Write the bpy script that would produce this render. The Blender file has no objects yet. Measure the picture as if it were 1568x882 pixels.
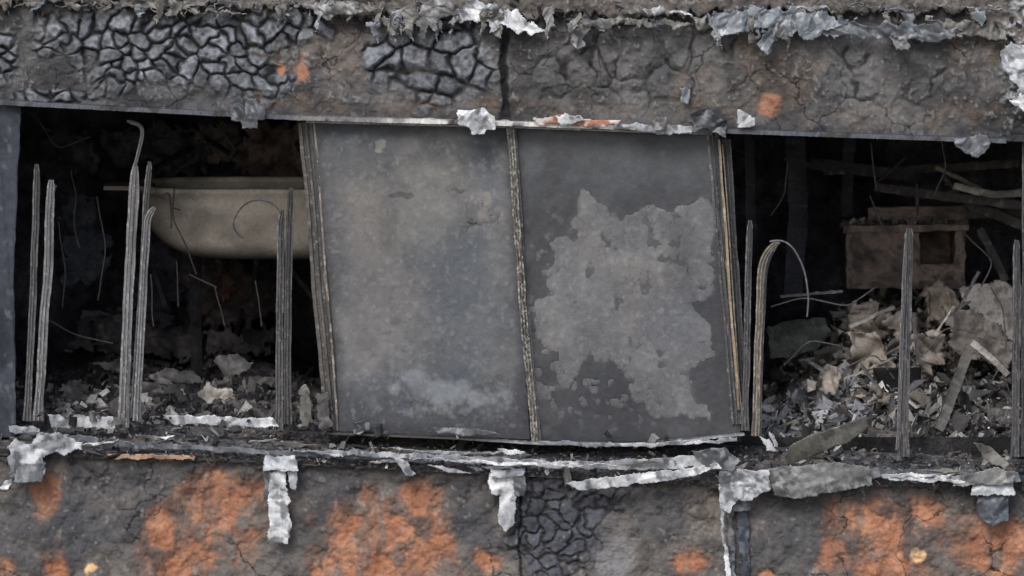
import bpy, math, numpy as np
from mathutils import Vector
S=0.0032; TH=math.radians(6.0); D=40.0
rng=np.random.default_rng(7)
TINT=np.array([1.0,1.0,1.015])
# ---------------------------------------------------------------- helpers
def C(r,g,b):
    f=lambda c:(c/255/12.92) if c/255<=0.04045 else ((c/255+0.055)/1.055)**2.4
    return np.array([f(r),f(g),f(b)])
def P(px,py,y):
    px=np.asarray(px,float);py=np.asarray(py,float);y=np.asarray(y,float)
    f=1+y/D
    x=(px-784)*S*f; v=(441-py)*S*f
    z=(v-y*math.sin(TH))/math.cos(TH)
    return x,y+0*x,z
def h2(ix,iy,s):
    ix=(ix.astype(np.int64)&0xffffffff).astype(np.uint64);iy=(iy.astype(np.int64)&0xffffffff).astype(np.uint64)
    n=(ix*np.uint64(374761393)+iy*np.uint64(668265263)+np.uint64(s*974711+131))&np.uint64(0xffffffff)
    n=((n^(n>>np.uint64(13)))*np.uint64(1274126177))&np.uint64(0xffffffff)
    n=((n^(n>>np.uint64(16)))*np.uint64(2246822519))&np.uint64(0xffffffff)
    n=n^(n>>np.uint64(15))
    return n.astype(float)/4294967295.0
def vn(x,y,s=0):
    ix=np.floor(x);iy=np.floor(y);fx=x-ix;fy=y-iy
    fx=fx*fx*(3-2*fx);fy=fy*fy*(3-2*fy)
    a=h2(ix,iy,s);b=h2(ix+1,iy,s);c=h2(ix,iy+1,s);d=h2(ix+1,iy+1,s)
    return (a*(1-fx)+b*fx)*(1-fy)+(c*(1-fx)+d*fx)*fy
def tn(x,y,s=0):      # faceted (triangle-lattice) noise: foil creases
    ix=np.floor(x);iy=np.floor(y);fx=x-ix;fy=y-iy
    a=h2(ix,iy,s);b=h2(ix+1,iy,s);c=h2(ix,iy+1,s);d=h2(ix+1,iy+1,s)
    return np.where(fx+fy<1,a+(b-a)*fx+(c-a)*fy,d+(c-d)*(1-fx)+(b-d)*(1-fy))*2-1
def fbm(x,y,sc,o=4,s=0):
    x=np.asarray(x,float)/sc;y=np.asarray(y,float)/sc;t=0;a=0.5;n=0
    for i in range(o):
        t=t+a*(vn(x*2**i+17.3*i,y*2**i+5.1*i,s+i)*2-1);n+=a;a*=0.5
    return t/n
def voro(x,y,sc,s=0,j=0.95):
    x=x/sc;y=y/sc;ix=np.floor(x);iy=np.floor(y)
    f1=np.full(x.shape,9.);f2=f1.copy();idv=np.zeros(x.shape)
    for dx in(-1,0,1):
        for dy in(-1,0,1):
            cx=ix+dx;cy=iy+dy
            d=np.hypot(cx+.5+(h2(cx,cy,s)-.5)*j-x,cy+.5+(h2(cx,cy,s+50)-.5)*j-y)
            i=h2(cx,cy,s+99);c=d<f1
            f2=np.where(c,f1,np.minimum(f2,d));idv=np.where(c,i,idv);f1=np.where(c,d,f1)
    return f1,f2,idv
def ss(a,b,x):
    t=np.clip((x-a)/(b-a),0,1);return t*t*(3-2*t)
def blob(px,py,cx,cy,rx,ry,s=0,w=.55,soft=.25,e=.35):
    d=np.hypot((px-cx)/rx,(py-cy)/ry)+1.7*w*fbm(px+s*37,py,min(rx,ry)*1.0+8,5,s)+e*w*fbm(px,py+s*11,9,3,s+7)
    return ss(1+soft,1-soft,d)
def mixc(c,m,k):
    return c*(1-m[...,None])+np.asarray(k)*m[...,None]
def inside(px,py,poly):
    r=np.zeros(px.shape,bool);n=len(poly)
    for i in range(n):
        x1,y1=poly[i];x2,y2=poly[(i+1)%n]
        if y1==y2: continue
        c=((y1>py)!=(y2>py))&(px<(x2-x1)*(py-y1)/(y2-y1)+x1)
        r^=c
    return r
def raw(name,V,F,col,mat,smooth=True,parent=None):
    me=bpy.data.meshes.new(name);V=np.asarray(V,np.float32).reshape(-1,3);F=np.asarray(F,np.int32).reshape(-1,4)
    me.vertices.add(len(V));me.vertices.foreach_set('co',V.ravel())
    me.loops.add(F.size);me.loops.foreach_set('vertex_index',F.ravel())
    me.polygons.add(len(F));me.polygons.foreach_set('loop_start',np.arange(0,F.size,4,dtype=np.int32))
    me.update(calc_edges=True)
    me.polygons.foreach_set('use_smooth',np.full(len(F),smooth))
    a=me.attributes.new('col','FLOAT_COLOR','POINT')
    cc=np.ones((len(V),4),np.float32);cc[:,:3]=np.clip((np.asarray(col).reshape(-1,3) if np.ndim(col)>1 else col)*TINT,0.002,.85)
    a.data.foreach_set('color',cc.ravel())
    me.materials.append(mat);me.validate()
    ob=bpy.data.objects.new(name,me);bpy.context.collection.objects.link(ob)
    if parent: ob.parent=parent
    return ob
def gridf(R,K,mask=None):
    i=np.arange(R-1)[:,None]*K+np.arange(K-1)[None,:]
    F=np.stack([i,i+1,i+K+1,i+K],-1)
    return F[mask] if mask is not None else F.reshape(-1,4)
def grid(name,X,Y,Z,col,mat,parent=None,mask=None,smooth=True):
    R,K=X.shape
    return raw(name,np.stack([X,Y,Z],-1),gridf(R,K,mask),col,mat,smooth,parent)
def empty(n):
    e=bpy.data.objects.new(n,None);bpy.context.collection.objects.link(e);return e
# ---------------------------------------------------------------- materials
def mat(name,rough=.9,metal=0.,bs=70,bst=.5,bd=.004,lo=.65,hi=1.35,spec=.3,fs=260):
    m=bpy.data.materials.new(name);m.use_nodes=True;nt=m.node_tree;N=nt.nodes;L=nt.links
    b=N['Principled BSDF'];b.inputs['Metallic'].default_value=metal
    b.inputs['Specular IOR Level'].default_value=spec
    at=N.new('ShaderNodeAttribute');at.attribute_name='col'
    tc=N.new('ShaderNodeTexCoord')
    n1=N.new('ShaderNodeTexNoise');n1.inputs['Scale'].default_value=bs;n1.inputs['Detail'].default_value=8;n1.inputs['Roughness'].default_value=.7
    n2=N.new('ShaderNodeTexNoise');n2.inputs['Scale'].default_value=fs;n2.inputs['Detail'].default_value=3
    L.new(tc.outputs['Object'],n1.inputs['Vector']);L.new(tc.outputs['Object'],n2.inputs['Vector'])
    r=N.new('ShaderNodeMapRange');r.inputs['From Min'].default_value=.32;r.inputs['From Max'].default_value=.68
    r.inputs['To Min'].default_value=lo;r.inputs['To Max'].default_value=hi
    r2=N.new('ShaderNodeMapRange');r2.inputs['From Min'].default_value=.3;r2.inputs['From Max'].default_value=.7
    r2.inputs['To Min'].default_value=(1+lo)/2;r2.inputs['To Max'].default_value=(1+hi)/2
    L.new(n1.outputs['Fac'],r.inputs['Value']);L.new(n2.outputs['Fac'],r2.inputs['Value'])
    mu=N.new('ShaderNodeMath');mu.operation='MULTIPLY';L.new(r.outputs[0],mu.inputs[0]);L.new(r2.outputs[0],mu.inputs[1])
    vm=N.new('ShaderNodeVectorMath');vm.operation='SCALE';L.new(at.outputs['Color'],vm.inputs[0]);L.new(mu.outputs[0],vm.inputs['Scale'])
    L.new(vm.outputs[0],b.inputs['Base Color'])
    rr=N.new('ShaderNodeMapRange');rr.inputs['To Min'].default_value=rough-.12;rr.inputs['To Max'].default_value=min(1,rough+.1)
    L.new(n1.outputs['Fac'],rr.inputs['Value']);L.new(rr.outputs[0],b.inputs['Roughness'])
    bp=N.new('ShaderNodeBump');bp.inputs['Strength'].default_value=bst;bp.inputs['Distance'].default_value=bd
    L.new(n1.outputs['Fac'],bp.inputs['Height']);L.new(bp.outputs[0],b.inputs['Normal'])
    return m
M_char=mat('charred_render',bst=.55,bd=.007,bs=38,lo=.76,hi=1.22)
M_metal=mat('scorched_aluminium',rough=.55,metal=.2,bs=40,bst=.25,bd=.003,lo=.7,hi=1.3,spec=.5)
M_panel=mat('sooty_panel',rough=.62,bs=30,bst=.25,bd=.002,lo=.84,hi=1.16,spec=.35)
M_room=mat('soot_plaster',rough=.95,bs=12,bst=.8,bd=.02,lo=.3,hi=1.8,spec=.1,fs=90)
M_deb=mat('debris_ash',rough=.92,bs=50,bst=.4,bd=.004,lo=.65,hi=1.3,spec=.2)
M_enamel=mat('smoked_enamel',rough=.5,bs=7,bst=.1,bd=.002,lo=.72,hi=1.2,spec=.35,fs=60)

bld=empty('burnt_apartment_building')
xb=[-300,0,460,800,1060,1540,1900];bot=lambda x:np.interp(x,xb,[142,158,182,191,200,217,226])
sf=lambda x:np.interp(x,[-300,0,400,800,1100,1568,1900],[688,694,706,726,742,742,748])
sb=lambda x:np.interp(x,[-300,0,500,820,1130,1568,1900],[634,642,662,680,682,704,712])
# ---------------------------------------------------------------- upper spandrel
st=1.4
cols=np.arange(-260,1830,st)
def upper():
    R=205;v=np.linspace(0,1,R)
    px=np.tile(cols,(R,1));b=bot(cols)
    py=-70+(b[None,:]+70)*v[:,None]
    big1=fbm(px,py,90,4,31);med=fbm(px,py,22,4,32);fine=fbm(px,py,6,3,33)
    wx=px+24*fbm(px,py,60,3,3)+4*fbm(px,py,14,2,13);wy=py+24*fbm(px,py,60,3,4)+4*fbm(px,py,14,2,14)
    a1,a2,ai=voro(wx,wy*1.1,26,11,.9);c1,c2,ci=voro(wx*.95,wy,35,21,.9);g1,g2,gi=voro(wx,wy,50,22)
    sel=px+60*fbm(px,py,60,2,15)
    F=np.where(sel>800,g2-g1,np.where(sel>500,c2-c1,a2-a1));I=np.where(sel>800,gi,np.where(sel>500,ci,ai))
    F=F*(.6+1.1*vn(px/34,py/34,16))
    m=np.zeros(px.shape)
    for q in[(140,50,85,46,1),(250,90,120,54,2),(350,55,115,44,3),(455,40,45,26,4),(390,120,44,34,14),(655,82,85,70,5),(585,100,34,36,15),(715,95,42,38,16),(5,95,20,35,6),(90,150,70,10,12),(170,60,70,44,13)]:
        m=np.maximum(m,blob(px,py,*q,w=.45,soft=.35,e=.2))
    m=m*(1-.6*ss(.2,.5,fbm(px,py,50,4,39)))
    m2=np.zeros(px.shape)
    for q in[(960,110,80,55,7),(845,120,50,45,8),(1290,120,50,44,9),(1440,140,60,36,18),(1060,70,60,34,17),(900,70,40,20,19)]:
        m2=np.maximum(m2,blob(px,py,*q,w=.6,soft=.4))
    brk=ss(-.3,.1,fbm(px,py,40,3,19))
    blk=ss(.02,.38,F)
    h=.020*big1+.020*med+.006*fine
    h=h*(1-.5*m)+m*(.036*blk-.012+.014*(I-.5)+.005*med)+m2*brk*(.020*blk-.010)
    col=np.zeros(px.shape+(3,))+C(84,83,83)
    col=mixc(col,ss(-.25,.35,big1),C(58,57,58))
    col=mixc(col,ss(.0,.5,fbm(px,py,50,4,35))*.6,C(106,102,98))
    br=np.zeros(px.shape)
    for q in[(540,115,70,60,41),(600,40,60,30,42),(1200,120,80,60,43),(430,60,30,40,44),(1080,130,40,40,45),(1370,180,100,24,46),(470,160,80,16,47),(900,170,90,14,49),(1500,100,30,60,50),(680,165,90,20,48)]:
        br=np.maximum(br,blob(px,py,*q,w=.9,soft=.6))
    col=mixc(col,br*.65,C(106,93,82))
    col=mixc(col,ss(.0,.4,med)*.55,C(46,45,46))
    col=mixc(col,ss(-.05,.4,fbm(px,py,60,5,36))*.4,C(122,121,121))
    col=mixc(col,ss(.05,.45,fbm(px,py,70,5,38))*.55,C(48,47,48))
    col=mixc(col,ss(.3,.6,fine+med*.3)*.4,C(150,147,144))
    crk=C(26,26,28)
    top=C(118,121,126)*(0.55+.7*I[...,None])*(.9+.8*fine[...,None]+.4*med[...,None])
    colb=mixc(np.zeros(px.shape+(3,))+crk,ss(.03,.24,F),top)
    col=col*(1-m[...,None])+colb*m[...,None]
    mm=m2*brk; dark=ss(.13,.03,F)*mm; col=mixc(col,mm*.45,C(100,100,101));col=mixc(col,dark*.85,crk)
    e1,e2,_=voro(px+30*fbm(px,py,40,4,71),py+30*fbm(px,py,40,4,72),70,73);ck=ss(.03,.01,e2-e1)*ss(-.1,.2,fbm(px,py,60,3,74))*(1-m);h-=.008*ck;col=mixc(col,ck*.7,crk)
    for q in[(462,112,9,18,51),(1176,160,11,12,52),(432,108,5,8,53)]:
        col=mixc(col,blob(px,py,*q,w=.8,soft=.6)*.75,C(170,120,94))
    j=ss(8,2,np.abs(px-772-8*fbm(px,py,20,4,5)))*ss(40,60,py)
    h-=.03*j;col=mixc(col,j,C(26,26,27))
    e=20+8*fbm(px,py*0,50,4,61)+16*fbm(px,py*0,12,4,62)+np.interp(px,[0,500,560,1500,1568],[-14,0,6,6,60])
    lm=ss(3,-3,py-e)
    h+=lm*(.05+.012*med)
    lc=mixc(np.zeros(px.shape+(3,))+C(96,90,86),ss(-.1,.5,fbm(px,py*2,26,5,64)),C(118,113,108))
    lc=mixc(lc,ss(.0,.5,fbm(px,py*1.5,34,4,63))*.7,C(60,57,57));lc=mixc(lc,ss(.35,.6,fine)*.5,C(170,165,158))
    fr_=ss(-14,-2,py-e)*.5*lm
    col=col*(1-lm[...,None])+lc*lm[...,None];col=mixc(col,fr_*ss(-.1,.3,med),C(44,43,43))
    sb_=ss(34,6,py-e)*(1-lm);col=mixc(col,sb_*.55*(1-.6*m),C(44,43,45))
    rp=ss(1528,1545,px+12*med)*ss(220,150,py)
    h+=.03*rp*(1+med);col=mixc(col,rp*ss(-.1,.4,fine+med),C(165,168,170))
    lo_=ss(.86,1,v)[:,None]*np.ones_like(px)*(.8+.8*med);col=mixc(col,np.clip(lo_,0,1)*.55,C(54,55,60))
    X,Y,Z=P(px,py,-h)
    n=8;ys=np.linspace(.03,.42,n)[:,None]+0*px[:n]
    Xe=np.tile(X[-1],(n,1));Ze=np.tile(Z[-1],(n,1))
    ce=np.zeros(Xe.shape+(3,))+C(38,38,40)
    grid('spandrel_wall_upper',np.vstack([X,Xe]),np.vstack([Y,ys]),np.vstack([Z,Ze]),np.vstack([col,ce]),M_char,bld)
upper()
def lower():
    R=185;v=np.linspace(0,1,R);px=np.tile(cols,(R,1));t=sf(cols)
    py=t[None,:]+(960-t[None,:])*v[:,None]
    big1=fbm(px,py,80,4,131);med=fbm(px,py,22,5,132);fine=fbm(px,py,6,3,133)
    col=np.zeros(px.shape+(3,))+C(106,101,97)
    col=mixc(col,ss(-.2,.4,big1),C(74,72,73))
    col=mixc(col,ss(.0,.5,fbm(px,py,45,4,135))*.6,C(126,117,109))
    col=mixc(col,ss(.0,.45,med)*.55,C(56,55,57))
    dk=np.zeros(px.shape)
    for q in[(150,800,70,60,1),(240,775,24,28,2),(180,735,100,20,3),(20,830,24,60,4),(470,740,60,25,5),(1020,790,50,40,6),(1240,800,50,50,7),(1400,850,26,36,8),(480,830,45,45,9),(690,760,45,30,10),(1180,840,40,50,11),(730,800,30,40,12)]:
        dk=np.maximum(dk,blob(px,py,*q,w=.7,soft=.5))
    col=mixc(col,dk*.65,C(72,74,78))
    o=np.zeros(px.shape)
    for q in[(65,762,17,34,1),(335,768,74,42,2),(262,838,42,62,3),(320,852,20,32,4),(376,856,20,36,5),(80,872,20,30,6),(562,778,18,26,7),(600,842,105,56,8),(645,790,34,44,9),(530,870,50,30,19),(740,858,22,20,10),(1055,862,24,24,11),(1345,815,62,58,12),(1425,795,26,40,13),(1525,845,52,48,14),(1285,850,22,34,15),(1370,870,60,26,16),(1180,890,20,16,17),(10,870,14,20,18)]:
        o=np.maximum(o,blob(px,py,*q,w=.62,soft=.5,e=.12))
    o=o*(1-.75*ss(.15,.5,fbm(px,py,34,4,139)))
    oc=mixc(np.zeros(px.shape+(3,))+C(158,108,82),ss(-.2,.5,fbm(px,py,30,4,140)),C(180,132,104))
    oc=mixc(oc,ss(.05,.5,fbm(px,py,20,4,141))*.6,C(122,88,73))
    oc=mixc(oc,ss(.05,.45,fbm(px*1.6,py*.8,44,4,142))*.7,C(110,99,92))
    h=.022*big1+.024*med+.006*fine-.012*o+.006*o*fbm(px*1.5,py*.7,16,3,143)
    col=col*(1-o[...,None])+oc*o[...,None]
    rim=ss(.05,.4,o)*ss(.9,.5,o);col=mixc(col,rim*.25*ss(-.1,.2,med),C(62,55,52))
    wx=px+16*fbm(px,py,30,3,3)+3*fbm(px,py,9,3,9);wy=py+16*fbm(px,py,30,3,4)
    a1,a2,ai=voro(wx,wy,24,71,.9);F=(a2-a1)*(.6+.9*vn(px/25,py/25,16))
    m=np.maximum(blob(px,py,865,805,68,88,21,w=.55,soft=.4),blob(px,py,920,765,45,28,22,soft=.4))
    h+=m*(.020*ss(.02,.3,F)-.008);cb=mixc(np.zeros(px.shape+(3,))+C(26,27,30),ss(.02,.2,F),C(76,79,88))*(.6+.8*ai[...,None])
    q=(m*.85)[...,None];col=col*(1-q)+cb*q
    col=mixc(col,blob(px,py,935,860,34,32,23,w=.8,soft=.5)*.6,C(132,132,134))
    a1,a2,ai=voro(px+60*fbm(px,py,60,5,8),py+60*fbm(px,py,60,5,9),130,81)
    ck=ss(.022,.006,a2-a1)*ss(.0,.25,fbm(px,py,110,3,83));h-=.010*ck;col=mixc(col,ck*.75,C(32,30,30))
    j=ss(3,1,np.abs(px-796-5*fbm(px,py,20,4,5)));h-=.02*j;col=mixc(col,j*.8,C(28,28,29))
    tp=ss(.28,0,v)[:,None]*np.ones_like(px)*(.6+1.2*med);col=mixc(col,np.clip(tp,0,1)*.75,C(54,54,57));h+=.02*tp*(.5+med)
    k=ss(.42,.6,fbm(px,py,9,3,150));col=mixc(col,k*.3,C(160,154,148))
    for q in[(136,872,7,6,31),(1408,858,10,9,32)]: col=mixc(col,blob(px,py,*q,w=.9,soft=.5),C(225,186,140))
    X,Y,Z=P(px,py,-h)
    grid('spandrel_wall_lower',X,Y,Z,col,M_char,bld)
lower()
def sill():
    R=90;v=np.linspace(0,1,R);px=np.tile(cols,(R,1));a=sb(cols);b=sf(cols)+4
    py=a[None,:]+(b-a)[None,:]*v[:,None]
    y=np.interp(v,[0,.25,.3,.55,.6,.8,1],[.34,.22,.15,.06,.0,-.05,-.03])[:,None]+0*px
    med=fbm(px,py*2,18,4,201);fine=fbm(px,py*2,5,3,202)
    y=y-.02*med-.008*fine
    col=np.zeros(px.shape+(3,))+C(76,76,78)
    col=mixc(col,ss(-.1,.5,med),C(44,44,46));col=mixc(col,ss(.1,.5,fine)*.6,C(132,130,128))
    col=mixc(col,ss(.2,.5,fbm(px,py*3,25,3,203))*.6,C(108,96,86))
    X,Y,Z=P(px,py,y);grid('window_sill',X,Y,Z,col,M_char,bld)
sill()
def plane(name,x0,x1,y0,y1,z0,z1,axis,c,n=60,amp=.02,m=M_room,parent=bld,s=0):
    u,v=np.meshgrid(np.linspace(0,1,n*2),np.linspace(0,1,n))
    if axis=='y': X=x0+(x1-x0)*u;Z=z0+(z1-z0)*v;Y=y0+amp*fbm(X,Z,.3,4,s);A,B=X,Z
    if axis=='z': X=x0+(x1-x0)*u;Y=y0+(y1-y0)*v;Z=z0+amp*fbm(X,Y,.3,4,s);A,B=X,Y
    if axis=='x': Y=y0+(y1-y0)*u;Z=z0+(z1-z0)*v;X=x0+amp*fbm(Y,Z,.3,4,s);A,B=Y,Z
    col=np.zeros(X.shape+(3,))+c; col=col*(1+1.1*fbm(A,B,.35,4,s+5)[...,None]); 
    return grid(name,X,Y,Z,col,m,parent)
zt=.93
plane('room_ceiling',-3.4,3.4,.4,3.6,zt-.02,0,'z',C(62,60,66),s=1)
plane('room_floor',-3.4,3.4,.2,3.6,-1.7,0,'z',C(64,62,64),s=2)
plane('room_back_wall',-3.4,3.4,3.4,0,-1.7,1.1,'y',C(86,86,98),n=120,amp=.12,s=3)
for i,xx in enumerate([-3.2,-.45,.75,3.2]): plane('room_partition_%d'%i,xx,0,.3,3.45,-1.7,1.0,'x',C(66,65,72),s=4+i)
plane('sill_back',-3.4,3.4,.36,0,-1.7,-.78,'y',C(44,43,44),s=9)
def pier():
    u,v=np.meshgrid(np.linspace(0,1,120),np.linspace(0,1,330))
    e=np.interp(v,[0,.5,1],[34,22,24])+2*fbm(v*400,v*0,20,3,4)
    px=-240+(e+240)*np.minimum(u/.8,1);py=150+520*v
    y=.02+np.where(u>.8,(u-.8)/.2*.5,0)-.012*fbm(px,py,40,4,5)-.01*ss(3,1,np.abs(px-(-6+v*34)))*(u<.8)
    col=np.zeros(px.shape+(3,))+C(64,67,75);col=mixc(col,ss(-.2,.5,fbm(px,py*.4,30,4,6)),C(44,47,53));col=mixc(col,ss(.3,.6,fbm(px,py*.5,8,3,7))*.5,C(105,108,112))
    X,Y,Z=P(px,py,y);grid('concrete_pier',X,Y,Z,col,M_char,bld)
pier()
# ---------------------------------------------------------------- infill panels
def panel(corn,y0,colf,name):
    tl,tr,br_,bl=[np.array(c,float) for c in corn]
    u,v=np.meshgrid(np.linspace(0,1,260),np.linspace(0,1,390))
    q=(tl*(1-u[...,None])+tr*u[...,None])*(1-v[...,None])+(bl*(1-u[...,None])+br_*u[...,None])*v[...,None]
    px,py=q[...,0],q[...,1]
    col,h=colf(px,py,u,v)
    bow=.02*fbm(px,py,260,2,8)
    X,Y,Z=P(px,py,y0+.03*v-h+bow)
    ob=grid(name,X,Y,Z,col,M_panel);md=ob.modifiers.new('t','SOLIDIFY');md.thickness=.03;md.offset=-1 ;return ob
def streak(px,py,s):
    a=fbm(px*.5+py*.8,px*.9-py*.3,9,4,s);b=fbm(px*.9-py*.5,px*.4+py*.7,9,4,s+9)
    return ss(.1,.02,np.abs(a))*.5+ss(.1,.02,np.abs(b))*.5
def p1(px,py,u,v):
    b1=fbm(px,py,110,5,301);b2=fbm(px,py,35,5,302);f=fbm(px,py,7,3,303);b3=fbm(px,py,60,6,304)
    c=np.zeros(px.shape+(3,))+C(86,89,93)
    c=mixc(c,ss(-.3,.5,b1),C(101,101,101));c=mixc(c,ss(-.05,.35,b3)*.4,C(118,118,117));c=mixc(c,ss(.05,.4,-b3)*.45,C(70,72,77))
    c=mixc(c,blob(px,py,640,285,100,80,1,soft=.7)*.6,C(122,118,112))
    c=mixc(c,blob(px,py,610,400,100,100,2,soft=.8)*.5,C(108,103,99))
    c=mixc(c,blob(px,py,700,460,55,120,3,soft=.8)*.65,C(72,79,88))
    c=mixc(c,blob(px,py,650,330,50,60,14,soft=.8)*.5,C(112,112,110))
    c=mixc(c,blob(px,py,560,240,60,40,4,soft=.7)*.5,C(72,74,79))
    c=mixc(c,blob(px,py,715,228,80,22,5,soft=.7)*.7,C(60,62,66))
    c=mixc(c,blob(px,py,500,400,26,200,15,soft=.7)*.5,C(70,72,76))
    lowd=ss(565,625,py+70*b2);c=mixc(c,lowd*.8,C(60,61,65))
    c=mixc(c,blob(px,py,555,530,50,45,6,soft=.7)*.55,C(120,116,114))
    sm=np.zeros(px.shape)
    for q in[(640,585,26,12,7),(690,600,36,14,17),(735,612,24,10,27),(775,606,12,18,37),(650,625,26,10,47)]: sm=np.maximum(sm,blob(px,py,*q,w=1.2,soft=.8))
    c=mixc(c,sm*.65,C(134,138,142))
    c=mixc(c,blob(px,py,618,610,9,22,8,w=1)*.6,C(80,86,96))
    c=mixc(c,blob(px,py,742,322,15,16,9,w=1.2,soft=.6)*.6,C(142,135,126));c=mixc(c,blob(px,py,722,347,14,7,10,w=1.1)*.85,C(52,48,46))
    c=mixc(c,blob(px,py,580,220,7,9,11,w=1.2)*.5,C(150,146,136));c=mixc(c,blob(px,py,620,298,18,4,12,w=1)*.6,C(54,56,60));c=mixc(c,blob(px,py,708,292,12,4,13,w=1)*.6,C(60,60,62))
    c=mixc(c,ss(.1,.5,b2)*.35,C(70,71,75));c=mixc(c,ss(.25,.6,f)*.25,C(140,139,137));c=mixc(c,streak(px,py,330)*.08,C(160,160,158))
    ed=np.minimum(np.minimum(u,1-u)*300,np.minimum(v,1-v)*460);c=mixc(c,ss(22,3,ed+12*b2)*.75,C(54,55,59))
    h=.004*b2+.0012*f+.006*blob(px,py,740,325,14,15,9,w=1,soft=.5)-.008*blob(px,py,722,345,12,7,10,w=1)
    return c,h
PL=[(903,288),(925,312),(955,326),(1010,325),(1062,302),(1086,330),(1092,400),(1092,440),(1062,462),(1092,500),(1088,545),(1062,560),(1068,600),(1086,645),(1050,640),(1002,642),(985,610),(962,585),(940,548),(920,560),(900,540),(885,560),(862,588),(845,578),(848,540),(822,530),(814,470),(850,462),(838,430),(858,400),(850,375),(885,372),(890,320)]
def p2(px,py,u,v):
    b1=fbm(px,py,90,5,311);b2=fbm(px,py,30,5,312);f=fbm(px,py,7,3,313);b3=fbm(px,py,50,6,314)
    c=np.zeros(px.shape+(3,))+C(63,64,67);c=mixc(c,ss(340,220,py+60*b2)*.7,C(90,92,95));c=mixc(c,ss(0,.5,b1)*.4,C(78,78,82));c=mixc(c,ss(.1,.5,b2)*.35,C(86,86,89));c=mixc(c,ss(.05,.4,-b3)*.4,C(52,53,56))
    wx=px+13*fbm(px,py,18,5,21)+14*fbm(px,py,50,2,27);wy=py+13*fbm(px,py,18,5,22)+14*fbm(px,py,50,2,28)
    m=np.zeros(px.shape);s_=m.copy()
    for dx,dy in((0,0),(1.5,0),(0,1.5),(-1.5,0),(0,-1.5)): m+=inside(wx+dx,wy+dy,PL)/5
    for k in range(16):
        a=k*.785;r_=8 if k<8 else 16;s_+=inside(wx+r_*math.cos(a),wy+r_*math.sin(a),PL)/16
    edge=ss(-.3,.2,fbm(px,py,40,3,29));m=m*(.65+.3*edge)+s_*(.35-.3*edge)
    sp=ss(.27,.38,fbm(px,py,11,5,23))*np.clip(blob(px,py,930,600,110,50,24,soft=.6)+blob(px,py,840,470,34,110,25,soft=.6),0,1);m=np.clip(m+sp*.7*(m<.5),0,1)
    ho=ss(.36,.5,fbm(px,py,22,5,26));m*=1-ho*.7
    g=mixc(np.zeros(px.shape+(3,))+C(98,98,100),ss(-.3,.5,b1),C(108,105,103));g=mixc(g,ss(0,.4,b3)*.5,C(122,120,118));g=mixc(g,ss(0,.4,-b3)*.5,C(84,84,87))
    g=mixc(g,blob(px,py,1040,500,50,70,3,soft=.6)*.4,C(94,98,105));g=mixc(g,ss(.0,.5,b2)*.3,C(90,90,92));g=mixc(g,ss(.25,.6,f)*.25,C(145,145,144));g=mixc(g,streak(px,py,350)*.14,C(170,170,168))
    g=mixc(g,blob(px,py,1050,385,34,50,33,soft=.6,w=.9)*.6,C(74,74,78))
    c=c*(1-m[...,None])+g*m[...,None]
    ed=np.minimum(np.minimum(u,1-u)*300,np.minimum(v,1-v)*460);c=mixc(c,ss(14,2,ed+8*b2)*.7,C(50,51,54))
    return c,.003*b2+.001*f+.002*m
panel([(478,188),(780,190),(812,672),(513,660)],.10,p1,'window_infill_panel')
panel([(786,192),(1100,198),(1136,676),(822,676)],.115,p2,'window_infill_panel.001')
# ---------------------------------------------------------------- sweeps
def sweep(name,path,prof,colf,mt,y=None,step=2.5,jit=.0003,seed=0,parent=None,scale=None,smooth=False,closed=True,wob=1.0):
    pts=np.array(path,float)
    d=np.r_[0,np.cumsum(np.hypot(np.diff(pts[:,0]),np.diff(pts[:,1]))+1e-3)]
    n=max(int(d[-1]/step),2);t=np.linspace(0,d[-1],n+1)
    px,py,yy=[np.interp(t,d,pts[:,k]) for k in range(3)]
    if len(pts)>2:
        w=min(9,n//3*2+1)
        if w>=3:
            ker=np.ones(w)/w
            for a in(px,py,px,py): 
                b=np.convolve(np.pad(a,w//2,mode='edge'),ker,'valid');b[0]=a[0];b[-1]=a[-1];a[:]=b
    px=px+wob*1.6*fbm(t,t*0+seed,70,3,seed)
    W=np.stack(P(px,py,yy),-1)
    T=np.gradient(W,axis=0);T/=np.linalg.norm(T,axis=1)[:,None]+1e-9
    Yd=np.array([0,1.,0]);Lt=np.cross(T,Yd);Lt/=np.linalg.norm(Lt,axis=1)[:,None]+1e-9
    Dp=np.cross(Lt,T)
    pr=np.array(prof,float);K=len(pr)
    sc=np.ones(n+1) if scale is None else np.interp(t/d[-1],scale[0],scale[1])
    sc=sc*(1+.10*fbm(t,t*0,25,4,seed+5))
    r=np.random.default_rng(seed+1)
    V=W[:,None,:]+(Lt[:,None,:]*pr[None,:,0:1]+Dp[:,None,:]*pr[None,:,1:2])*sc[:,None,None]
    V+=r.normal(0,jit,V.shape)
    i=np.arange(n)[:,None]*K;k=np.arange(K)[None,:] if closed else np.arange(K-1)[None,:]
    k2=(k+1)%K
    F=np.stack([i+k,i+k2,i+K+k2,i+K+k],-1).reshape(-1,4)
    TT,KK=np.meshgrid(t,np.arange(K),indexing='ij')
    return raw(name,V.reshape(-1,3),F,colf(TT,KK,px[:,None]+0*TT,py[:,None]+0*TT).reshape(-1,3),mt,smooth,parent)
def chan(w,d=.035,g=.012):
    a=w/2
    return[(-a,0),(-a*.55,0),(-a*.5,g),(-a*.15,g),(-a*.1,-.003),(a*.2,-.003),(a*.25,g),(a*.62,g),(a*.66,0),(a,0),(a,d),(-a,d)]
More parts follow.
